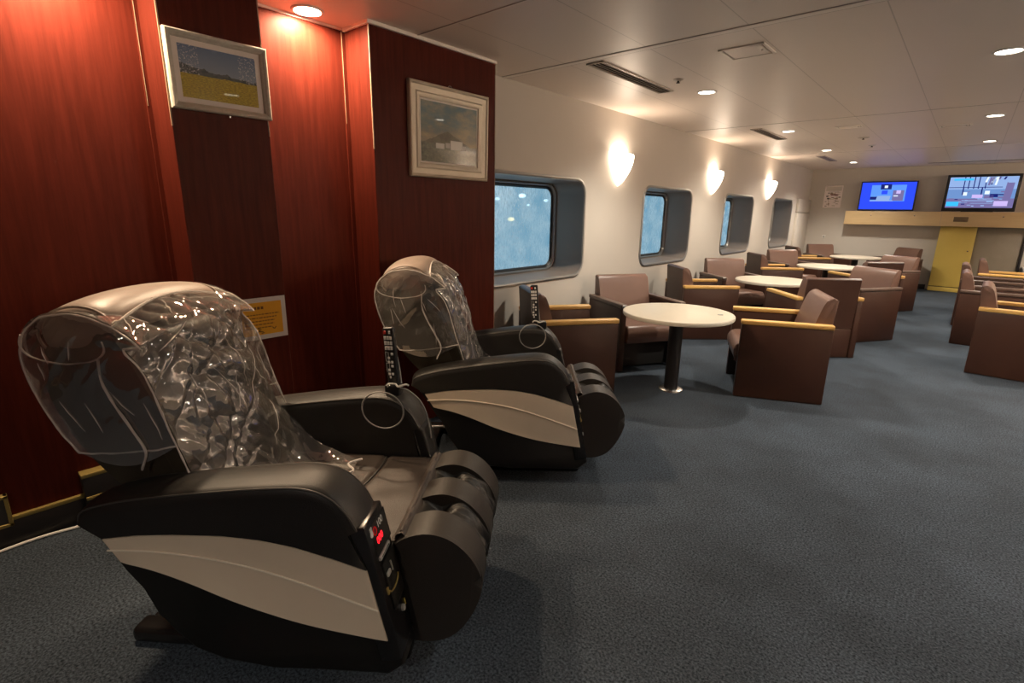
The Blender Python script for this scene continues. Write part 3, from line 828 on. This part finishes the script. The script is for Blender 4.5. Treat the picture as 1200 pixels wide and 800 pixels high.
    # bright welded hems
    for s in (-1, 1):
        def hem(pts, r=.0028):
            pts = [Vector((p.x, p.y, p.z - (.045 * min(1, (p.z - .95) / .12) if p.z > .95 else 0))) for p in pts]
            new('film_hem_glint').tube([p + Vector((0, 0, .004 * noise.noise(p * 22))) for p in pts], [r * (1 + .5 * noise.noise(p * 40)) for p in pts], n=6).done('hem', sheet)
        hem([Vector((p.x, s * .288, p.z)) for p in edge[ix(26):]])
        hem(smooth_path([(-.43, s * .297, 1.03), (-.425, s * .300, .92), (-.37, s * .300, .80), (-.335, s * .297, .72), (-.36, s * .292, .655)], 6), .0036)
        hem([Vector((-.535 + .126 * math.cos(a), s * .293, 1.075 + .080 * math.sin(a))) for a in [PI * 2 * k / 50 for k in range(22, 53)]])
        hem([fr[-1].lerp(rr[-1], k / 16) + Vector((0, s * .288, -.01 * math.sin(PI * k / 16))) for k in range(17)])
    def hem2(pts): new('film_hem_glint').tube(pts, .0042, n=6).done('hem', sheet)
    hem2([Vector((-.385 - .03 * math.sin(PI * k / 30), -.286 + .572 * k / 30, 1.085 + .055 * math.sin(PI * k / 30))) for k in range(31)])
    hem2([Vector((.12 + .02 * math.sin(k), -.16 + .32 * k / 20, .486)) for k in range(21)])
    return t

def remote(x, y, deg, lx, lyy, lz, tilt, yaw, label):
    c, s = math.cos(R(deg)), math.sin(R(deg))
    t = empty('remote_control', (x + c * lx - s * lyy, y + s * lx + c * lyy, lz), R(deg), label, 'remote control', 'remote controls standing on the massage chairs')
    # casing: length up, face toward -y of the chair and a little back
    M = Matrix.Rotation(R(yaw), 4, 'Z') @ Matrix.Rotation(R(tilt), 4, 'Y')
    L = .235
    o = new('black_plastic').box(-.024, .024, -.011, .013, .0, L, .008, 3, M=M).done('casing', t)
    def key(m, u, z, w, h, name):
        new(m).box(u - w / 2, u + w / 2, -.0135, -.0105, z - h / 2, z + h / 2, .0008, 1, M=M).done(name, o)
    k = key
    e = new('button_red').box(-.018, -.006, -.0135, -.0105, .209, .223, .002, 1, M=M).done('power_button', o); e['label'] = 'red power button'
    key('button_white', .009, .216, .008, .012, 'button')
    for r_ in range(3):
        for q in range(3): key('button_white', -.013 + .0125 * q, .193 - .0205 * r_, .010, .014, 'button')
    for r_ in range(6):
        for q in range(2):
            if (r_ * 2 + q) % 3 != 0: key('button_white', -.004 + .0145 * q - .001 * r_, .128 - .0165 * r_, .010, .010, 'button')
    key('button_white', -.006, .032, .008, .010, 'button')
    for z0, z1 in ((.098, .135), (.055, .09)):
        new('button_white').tube([M @ Vector(p) for p in ((-.019, -.0115, z0), (-.006, -.0115, z0), (-.006, -.0115, z1), (-.019, -.0115, z1))], .0007, True, 5).done('key_outline', o)
    # cable: pale knot at the foot, hanging loop over the inner edge of the armrest, tail down the front
    yi = -.088
    loop = [(-.02 + .082 * math.cos(a), yi - .012 * math.sin(a) - .012, -.075 + .080 * math.sin(a)) for a in [2 * PI * j / 44 for j in range(44)]]
    new('cable_grey').tube(loop, .0030, True, 6).done('cable', t)['label'] = 'grey cable coiled in a loop'
    new('cable_white').tube(smooth_path([(-.02, -.03, .0), (-.01, -.035, .012), (.01, -.02, .006), (.025, -.03, .0), (.05, -.02, .006), (.06, -.01, .0)], 5), .0042, n=6).done('cable_tie', t)
    new('cable_white').tube(smooth_path([(.012, .012, .115), (.020, .014, .06), (.028, .004, .004)], 6), .003, n=6).done('cord', t)
    new('cable_grey').tube(smooth_path([(.02, -.01, -.012), (.06, -.008, -.024), (.11, -.004, -.075), (.135, -.002, -.15), (.145, 0, -.23)], 6), .0032, n=6).done('cable', t)
    return t
M1 = (-1.626, .774, 37.2)
M2 = (-1.922, 2.160, 40.4)
massage_chair(*M1, 'black massage chair in the foreground, red digits glowing on its coin panel')
massage_chair(*M2, 'black massage chair farther back, beside the first window and the wood pier')
film_cover(*M1, 'clear crinkled plastic sheet over the backrest of the foreground massage chair', 1.7)
film_cover(*M2, 'clear crinkled plastic sheet over the backrest of the farther massage chair', 8.3)
remote(*M1, .225, .330, .735, -4, -14, 'black remote control standing on the far armrest of the foreground massage chair')
remote(*M2, .18, .330, .735, -4, -14, 'black remote control standing on the far armrest of the farther massage chair')

# ------------------------------------------------------------------ lounge furniture
def make_chair(caps):
    t = empty('armchair', (0, 0, 0))
    A, Bk, w = .305, -.330, .336
    seat_pts = sp2([(-.26, .405), (.10, .425), (.26, .432), (.315, .415), (.335, .36), (.315, .29), (.24, .255), (-.26, .25)], 4)
    new('vinyl_pad').prism(seat_pts, -.265, .265, .014).done('seat', t, 50)
    new('under_black').box(-.24, .20, -.262, .262, .02, .26, .004).done('plinth', t)
    back = sp2([(-.165, .40), (-.185, .52), (-.225, .68), (-.255, .775), (-.285, .815), (-.325, .820), (-.345, .80)], 4) + [(-.325, .56), (-.312, .31), (-.19, .31)]
    new('vinyl_pad' if caps == 'vinyl_cap' else 'vinyl_pad').prism(back, -.276, .276, .010).done('backrest', t, 50)
    # flat outer back, upper and lower panel with a gap between
    b = new('vinyl').prism([(-.318, .318), (-.332, .56), (-.348, .806), (-.340, .812), (-.325, .56), (-.305, .318)], -.270, .270, .003, 1)
    b.done('back_panel', t, 40)
    new('vinyl').box(-.322, -.24, -.268, .268, .005, .305, .006).done('lower_back_panel', t)
    for s in (-1, 1):
        y0, y1 = sorted((s * .276, s * w))
        p = new('vinyl').box(Bk, A, y0, y1, .004, .592, .008).done('arm_panel', t)
        c = new(caps).box(Bk - .002, A + .004, y0 - .004, y1 + .004, .592, .628, .009, 3).done('arm_cap', p)
        new('metal_bright').box(A + .002, A + .007, y0 + .006, y1 - .006, .600, .622, .002, 1).done('end_plate', c) if caps != 'oak' else None
    return t
proto = {'oak': make_chair('oak'), 'vinyl_cap': make_chair('vinyl_cap')}
used = set()
GRP = 'brown vinyl armchairs of the lounge'
def chair(kind, x, y, deg, label):
    if kind in used: o = copy_tree(proto[kind])
    else: o = proto[kind]; used.add(kind)
    o.location = (x, y, 0); o.rotation_euler = (0, 0, R(deg))
    return tag(o, label, 'armchair', GRP)
CH = [
 ('oak', -1.067, 4.548, 204, 'brown armchair with oak arm caps on the aisle side of the nearest round table'),
 ('oak', -2.36, 3.40, 53.6, 'brown armchair with oak arm caps half hidden behind the farther massage chair'),
 ('vinyl_cap', -2.302, 4.462, -30.7, 'brown armchair with dark arm caps against the window wall, behind the nearest round table'),
 ('oak', -2.313, 6.12, 43, 'brown armchair with oak arm caps turned its back below the second window'),
 ('vinyl_cap', -2.31, 7.25, -42, 'brown armchair with dark arm caps against the window wall, behind the second round table'),
 ('oak', -2.283, 9.05, 39, 'brown armchair with oak arm caps turned its back below the third window'),
 ('vinyl_cap', -2.25, 10.03, -40, 'brown armchair with dark arm caps by the fourth window, behind the third round table'),
 ('oak', -1.149, 6.18, 131, 'brown armchair showing its full back, directly behind the nearest aisle armchair'),
 ('vinyl_cap', -.93, 7.33, 238, 'brown armchair facing the camera on the far aisle side of the second round table'),
 ('oak', -1.035, 8.896, 137, 'brown armchair showing its full back, beside the third round table'),
 ('vinyl_cap', -.92, 9.95, 236, 'brown armchair facing the camera on the far aisle side of the third round table'),
 ('vinyl_cap', -1.06, 12.85, 226, 'brown armchair nearest the far wall on the left of the aisle'),
 ('oak', -2.38, 11.75, 34, 'brown armchair with oak arm caps in the window wall corner, near the fourth table'),
 ('vinyl_cap', -2.20, 12.75, -46, 'brown armchair with its dark back standing out against the far wall'),
 ('oak', .525, 6.64, -2, 'brown armchair with oak arm caps nearest on the right edge'),
 ('vinyl_cap', .365, 8.05, 0, 'brown armchair just behind the nearest right-edge armchair'),
 ('vinyl_cap', .345, 9.40, 0, 'brown armchair third from the camera on the right edge'),
 ('oak', .53, 10.62, 0, 'brown armchair farthest on the right edge, its rounded back end on to the camera'),
]
for c in CH: chair(*c)

def round_table(x, y, label, r=.43):
    t = empty('round_table', (x, y, 0), 0, label, 'table', 'cream round lounge tables')
    b = new('table_top').lathe([(0, .655), (r - .012, .655), (r - .004, .653)], n=64)
    b.mat('table_edge').lathe([(r - .004, .653), (r, .648), (r + .001, .630), (r - .003, .622), (r - .02, .620), (0, .620)], n=64)
    b.done('tabletop', t, 40)
    new('table_post').lathe([(0, .62), (.055, .62), (.055, .012), (0, .012)], n=28).done('column', t)
    new('metal_bright').lathe([(.055, .016), (.088, .013), (.098, .008), (.100, 0), (0, 0)], n=36).done('floor_flange', t)
    new('table_post').lathe([(0, .62), (.16, .62), (.16, .610), (0, .605)], n=24).done('mounting_plate', t)
    return t
TB = [(-1.655, 3.93, 'cream round table nearest the camera on a thick black column'), (-1.70, 6.80, 'cream round table second from the camera, below the third window'),
      (-1.60, 9.42, 'cream round table third from the camera, below the fourth window'), (-1.60, 12.05, 'cream round table farthest from the camera, near the far wall')]
for a in TB: round_table(*a)
t = new('metal_grey').box(-.02, .02, -.013, .013, 0, .004, .002).done('table_marker'); t.location = (-1.36, 4.05, .655)
t.rotation_euler = (0, 0, .5)
tag(t, 'small grey tag lying at the right edge of the nearest round table', 'tag')

# ------------------------------------------------------------------ pictures, notice
def picture(yc, zc, w, h, fw, painting, frame_mat, mat_w, label, lean=0., hook=True):
    t = empty('framed_picture', (XB, yc, zc), 0, label, 'picture')
    t.rotation_euler = (0, R(lean), 0)
    b = new(frame_mat)
    # moulded frame: profile swept round the rectangle with mitred corners
    prof = [(0, 0), (0, .024), (.006, .030), (.014, .027), (.020, .020), (fw * .6, .016), (fw * .7, .021), (fw * .85, .019), (fw, .012), (fw, .004)]
    b._begin()
    rings = []
    for d, x in prof:
        rings.append([b.bm.verts.new((x, sy * (w / 2 - d), sz * (h / 2 - d))) for sy, sz in ((-1, -1), (1, -1), (1, 1), (-1, 1))])
    for A, Q in zip(rings, rings[1:]):
        for k in range(4): b.bm.faces.new((A[k], A[(k + 1) % 4], Q[(k + 1) % 4], Q[k]))
    b.done('frame', t, 25)
    iw, ih = w / 2 - fw, h / 2 - fw
    new('mat_board').box(.001, .006, -iw - .003, iw + .003, -ih - .003, ih + .003).done('mount', t, 0)
    pw, ph = iw - mat_w, ih - mat_w
    b = new(painting); b.face([(.0068, -pw, -ph), (.0068, pw, -ph), (.0068, pw, ph), (.0068, -pw, ph)])
    b.done('painting', t, 0)
    if hook: new('metal_bright').tube([(.006, .018 * math.cos(a), h / 2 + .014 * math.sin(a)) for a in [PI * k / 8 for k in range(9)]], .0025, n=6).done('hook', t)
    else: new('metal_bright').box(.0, .006, .02, .028, -h / 2 - .012, -h / 2, .001).done('hanger_tab', t)
    return t
picture(1.013, 1.975, .415, .307, .028, 'painting_field', 'frame_silver', .022, 'silver framed picture of a yellow field under a blue sky', hook=False)
picture(2.372, 1.888, .665, .540, .085, 'painting_village', 'frame_gold', .010, 'gold moulded frame with a painting of white houses below a mountain', lean=1.2)
t = empty('notice', (XB, 1.085, .875), 0, 'orange notice on a white sheet taped to the wood pilaster behind the foreground chair', 'notice')
new('paper_white').box(.001, .0026, -.122, .122, -.106, .106).done('backing_sheet', t, 0)
o = new('paper_orange').box(.0026, .0036, -.100, .100, -.083, .083).done('orange_sheet', t, 0)
b = new('ink')
def words_(y0, y1, z, h):
    y = y0
    while y < y1:
        l = rnd.uniform(.008, .02); b.box(.0036, .0040, y, min(y + l, y1), z - h / 2, z + h / 2); y += l + .004
words_(-.085, .01, .055, .014)
for k in range(5): words_(-.09, [.085, .07, .06, .055, .045][k], .022 - .017 * k, .005)
b.done('printed_lines', o, 0)
b = new('ink_black')
b.tube([(.004, -.028 + .012 * math.sin(k * 1.7) + .004 * k, -.052 - .004 * k) for k in range(7)], .0022, n=5)
b.tube([(.004, .045 + .006 * k, -.055 + .006 * math.cos(k * 2.1)) for k in range(4)], .002, n=5)
b.done('handwriting', o, 0)

# ------------------------------------------------------------------ left wall bits
t = empty('wall_socket', (XW + .020, .0, .175), 0, 'gold framed wall socket low on the left wood panel', 'socket')
b = new('gold')
for a in ((-.07, .062, -.075, -.060), (-.07, .062, .052, .066), (-.07, -.056, -.075, .066), (.048, .062, -.075, .066)): b.box(-.02, .012, *a, .002, 1)
b.done('frame', t)
new('vent_dark').box(-.02, .006, -.058, .050, -.062, .054).done('cover', t)
new('white_paint').box(.006, .020, -.05, .012, -.03, .03, .004).done('plug', t)
o = new('cable_white').tube(smooth_path([(XW + .09, -.9, .007), (XW + .06, -.3, .007), (XW + .035, .0, .007), (XW + .032, .13, .008), (XW + .05, .24, .007), (XW + .09, .40, .007)], 8), .0065, n=8).done('power_cable')
tag(o, 'thin white cable lying along the black skirting on the left', 'cable')

# ------------------------------------------------------------------ far wall
YB = 13.10
t = empty('wall_ledge', (0, YB, 0), 0, 'pale wood boxed ledge across the far wall below the televisions', 'ledge')
o = new('beam_wood').box(-2.06, X1, 0, Y1 - YB, 1.256, 1.528, .004).done('boxing', t)
new('groove_dark').box(-.468, -.464, -.001, .003, 1.258, 1.526).done('joint', t)
for x in (-1.60, -.88, .412, 1.3): new('metal_bright').lathe([(0, .006), (.010, .005), (.014, 0)], (0, 0, 0), 14, M=Matrix.Translation((x, 0, 1.447)) @ Matrix.Rotation(R(90), 4, 'X')).done('screw_cap', t)
b = new('plate_bronze').box(-.277, -.064, -.006, 0, 1.345, 1.435, .003)
b.done('name_plate', t)
t = empty('cupboard', (-.175, 13.24, 0), 0, 'narrow yellow cupboard standing under the wood ledge on the far wall', 'cupboard')
new('yellow_paint').box(-.275, .275, .004, Y1 - 13.242, .095, 1.256, .003).done('body', t)
new('yellow_dark').box(-.272, .272, .01, Y1 - 13.242, .080, .098).done('shadow_gap', t)
new('yellow_paint').box(-.275, .275, .0, Y1 - 13.242, 0, .082, .003).done('plinth', t)
d = new('yellow_paint').box(-.270, .270, -.012, .006, .10, 1.235, .003).done('door', t)
new('metal_bright').lathe([(0, .02), (.012, .018), (.014, .008), (.008, 0)], (0, 0, 0), 14, M=Matrix.Translation((.205, -.012, .80)) @ Matrix.Rotation(R(90), 4, 'X')).done('knob', d)
b = new('shutter').box(.102, .76, 13.28, Y1, 0, 1.256, .003)
for k in range(1, 3): b.box(.102, .76, 13.277, 13.29, .42 * k - .002, .42 * k + .002)
o = b.done('wall_panel'); tag(o, 'plain grey-brown panel right of the yellow cupboard under the ledge', 'panel')
o = new('black_plinth').box(.76, .80, 13.25, Y1, 0, 1.256, .003).done('panel_post'); tag(o, 'dark upright post at the right edge of the grey-brown panel', 'post')
o = new('white_paint').box(.84, 1.6, 12.9, Y1, 0, .52, .006); o.box(.83, 1.61, 12.89, Y1, .52, .55, .004)
o = o.done('low_cabinet'); tag(o, 'low white cabinet at the right edge behind the armchairs', 'cabinet')

def tv(x0, x1, z0, z1, bez, bot, label, draw):
    t = empty('television', ((x0 + x1) / 2, 13.2, 1.528), 0, label, 'television')
    w, h = (x1 - x0), (z1 - z0); dz = z0 - 1.528
    new('black_plastic').box(-w / 2, w / 2, 0, .055, dz, dz + h, .008, 3).done('casing', t)
    new('black_plastic').box(-w * .22, w * .22, -.07, .16, .0, .012, .004).done('foot', t)
    new('black_plastic').box(-.05, .05, .01, .05, .0, dz + .03, .004).done('neck', t)
    sx0, sx1, sz0, sz1 = -w / 2 + bez, w / 2 - bez, dz + bot, dz + h - bez
    b = B()
    def q(m, u0, u1, v0, v1, lay=0, skew=0.):
        b.mat(m); y = -.001 - .0004 * lay
        X = lambda u: sx0 + (sx1 - sx0) * u
        Z = lambda v: sz0 + (sz1 - sz0) * v
        b.face([(X(u0), y, Z(v0)), (X(u1), y, Z(v0)), (X(u1 + skew), y, Z(v1)), (X(u0 + skew), y, Z(v1))])
    draw(q)
    b.done('screen', t, 0, recalc=False)
def draw_blue(q):
    q('screen_blue', 0, 1, 0, 1)
    q('screen_light', .19, .83, .30, .90, 1)
    q('screen_navy', .36, .56, .74, .93, 2); q('screen_white', .43, .49, .79, .88, 3)
    q('screen_light', .38, .52, .50, .74, 2); q('screen_blue', .39, .50, .56, .70, 3)
    q('screen_navy', .19, .34, .36, .47, 2); q('screen_pale', .30, .55, .30, .50, 3, .02)
    q('screen_mauve', .60, .80, .32, .70, 2); q('screen_pink', .66, .74, .58, .70, 3)
    q('screen_pale', .19, .62, .30, .335, 4)
    q('screen_white', .62, .70, .48, .515, 4)
def draw_scene(q):
    q('screen_pale', 0, 1, 0, 1)
    q('screen_slate', 0, 1, .30, .60, 1); q('screen_mauve', .0, 1, .0, .30, 1)
    q('screen_navy', 0, .80, .655, .675, 2)
    for u in (.22, .29, .37, .44, .54): q('screen_navy', u, u + .016, .62, 1, 3)
    q('screen_navy', .22, .24, .42, .66, 3); q('screen_navy', .50, .52, .42, .66, 3)
    for k in range(26):
        u, v = rnd.uniform(.02, .8), rnd.uniform(.02, .58); q(rnd.choice(['screen_pale', 'screen_mauve', 'screen_slate', 'screen_slate', 'screen_navy', 'screen_pale']), u, u + rnd.uniform(.03, .10), v, v + rnd.uniform(.012, .05), 4)
    for k in range(10):
        u = rnd.uniform(.45, .8); q(rnd.choice(['screen_mauve', 'screen_navy', 'screen_white']), u, u + .03, rnd.uniform(.7, .95), .99, 4, .02)
    for u, v, w_, m in ((.24, .40, .06, 'screen_white'), (.38, .32, .16, 'screen_pink'), (.56, .30, .14, 'screen_mauve'), (.56, .44, .07, 'screen_white'), (.64, .34, .12, 'screen_navy')): q(m, u, u + w_, v, v + .11, 5)
    q('screen_pale', .24, .72, .22, .245, 6); q('screen_pale', .36, .70, .14, .155, 6, .03)
    q('screen_mauve', .83, .94, .22, .82, 5, .02)
    q('screen_cyan', .06, .36, .89, .955, 7); q('screen_cyan', .01, .20, .05, .20, 7); q('screen_pink', .72, .92, .06, .22, 7); q('screen_pale', .86, .97, .80, .95, 7)
tv(-1.875, -.925, 1.535, 2.118, .022, .03, 'left television on the wood ledge, its screen mostly blue', draw_blue)
tv(-.495, .545, 1.540, 2.205, .045, .065, 'right, larger television with a thick black frame on the wood ledge', draw_scene)

t = empty('wall_poster', (-2.395, Y1, 1.828), 0, 'small pale framed poster on the far wall left of the televisions', 'poster')
b = new('pink_white')
for a in ((-.17, .17, -.235, -.215), (-.17, .17, .215, .235), (-.17, -.15, -.235, .235), (.15, .17, -.235, .235)): b.box(a[0], a[1], -.014, 0, a[2], a[3], .002, 1)
b.done('frame', t)
b = new('pink_white').box(-.15, .15, -.004, 0, -.215, .215)
b.mat('vent_metal').box(-.148, .148, -.005, -.004, .12, .213)
b.mat('photo_brown').box(-.06, .10, -.006, -.004, .03, .085); b.mat('dark_red').box(-.05, .09, -.0065, -.005, .02, .05)
b.mat('paper_white').box(-.09, .10, -.0068, -.005, .085, .112)
for k in range(56):
    u, v = rnd.uniform(-.145, .125), rnd.uniform(-.21, .09)
    b.mat(rnd.choice(['pink_white', 'pink_white', 'pink_white', 'photo_brown', 'ink_black', 'vent_metal', 'table_top'])); b.box(u, u + rnd.uniform(.02, .06), -.0075 - k * .00003, -.005, v, v + rnd.uniform(.008, .03))
b.done('sheet', t, 0)
t = empty('wall_thermostat', (-2.45, Y1, .969), 0, 'tiny round white switch low on the far wall below the poster', 'switch')
new('white_paint').box(-.035, .035, -.008, 0, -.035, .035, .004).done('plate', t)
new('metal_grey').lathe([(0, .014), (.014, .012), (.018, 0)], (0, 0, 0), 16, M=Matrix.Translation((0, -.006, 0)) @ Matrix.Rotation(R(90), 4, 'X')).done('knob', t)

# ------------------------------------------------------------------ world, camera
w = bpy.data.worlds.new('dusk'); scn.world = w; w.use_nodes = True
bg = w.node_tree.nodes['Background']; bg.inputs[0].default_value = (.37, .56, .67, 1); bg.inputs[1].default_value = .72
cam = bpy.data.cameras.new('camera'); co = bpy.data.objects.new('camera', cam); COL.objects.link(co)
pitch, yaw, roll = .2492947, -.7154358, .0149994
cy, sy, cp, sp = math.cos(yaw), math.sin(yaw), math.cos(pitch), math.sin(pitch)
fwd = Vector((sy * cp, cy * cp, -sp)); r0 = Vector((cy, -sy, 0)); u0 = r0.cross(fwd)
r2 = math.cos(roll) * r0 + math.sin(roll) * u0; u2 = -math.sin(roll) * r0 + math.cos(roll) * u0
co.matrix_world = Matrix(((r2.x, u2.x, -fwd.x, 0), (r2.y, u2.y, -fwd.y, 0), (r2.z, u2.z, -fwd.z, 1.42), (0, 0, 0, 1)))
cam.sensor_width = 36; cam.lens = 600.115 / 1200 * 36; cam.clip_start = .02
scn.camera = co
vs = scn.view_settings
scn.display_settings.display_device = 'sRGB'
vs.view_transform = 'Standard'; vs.look = 'None'; vs.gamma = 1.; vs.use_curve_mapping = False; vs.exposure = .38
scn.cycles.use_denoising = True
scn.cycles.max_bounces = 8; scn.cycles.transparent_max_bounces = 16
scn.cycles.sample_clamp_indirect = 6.
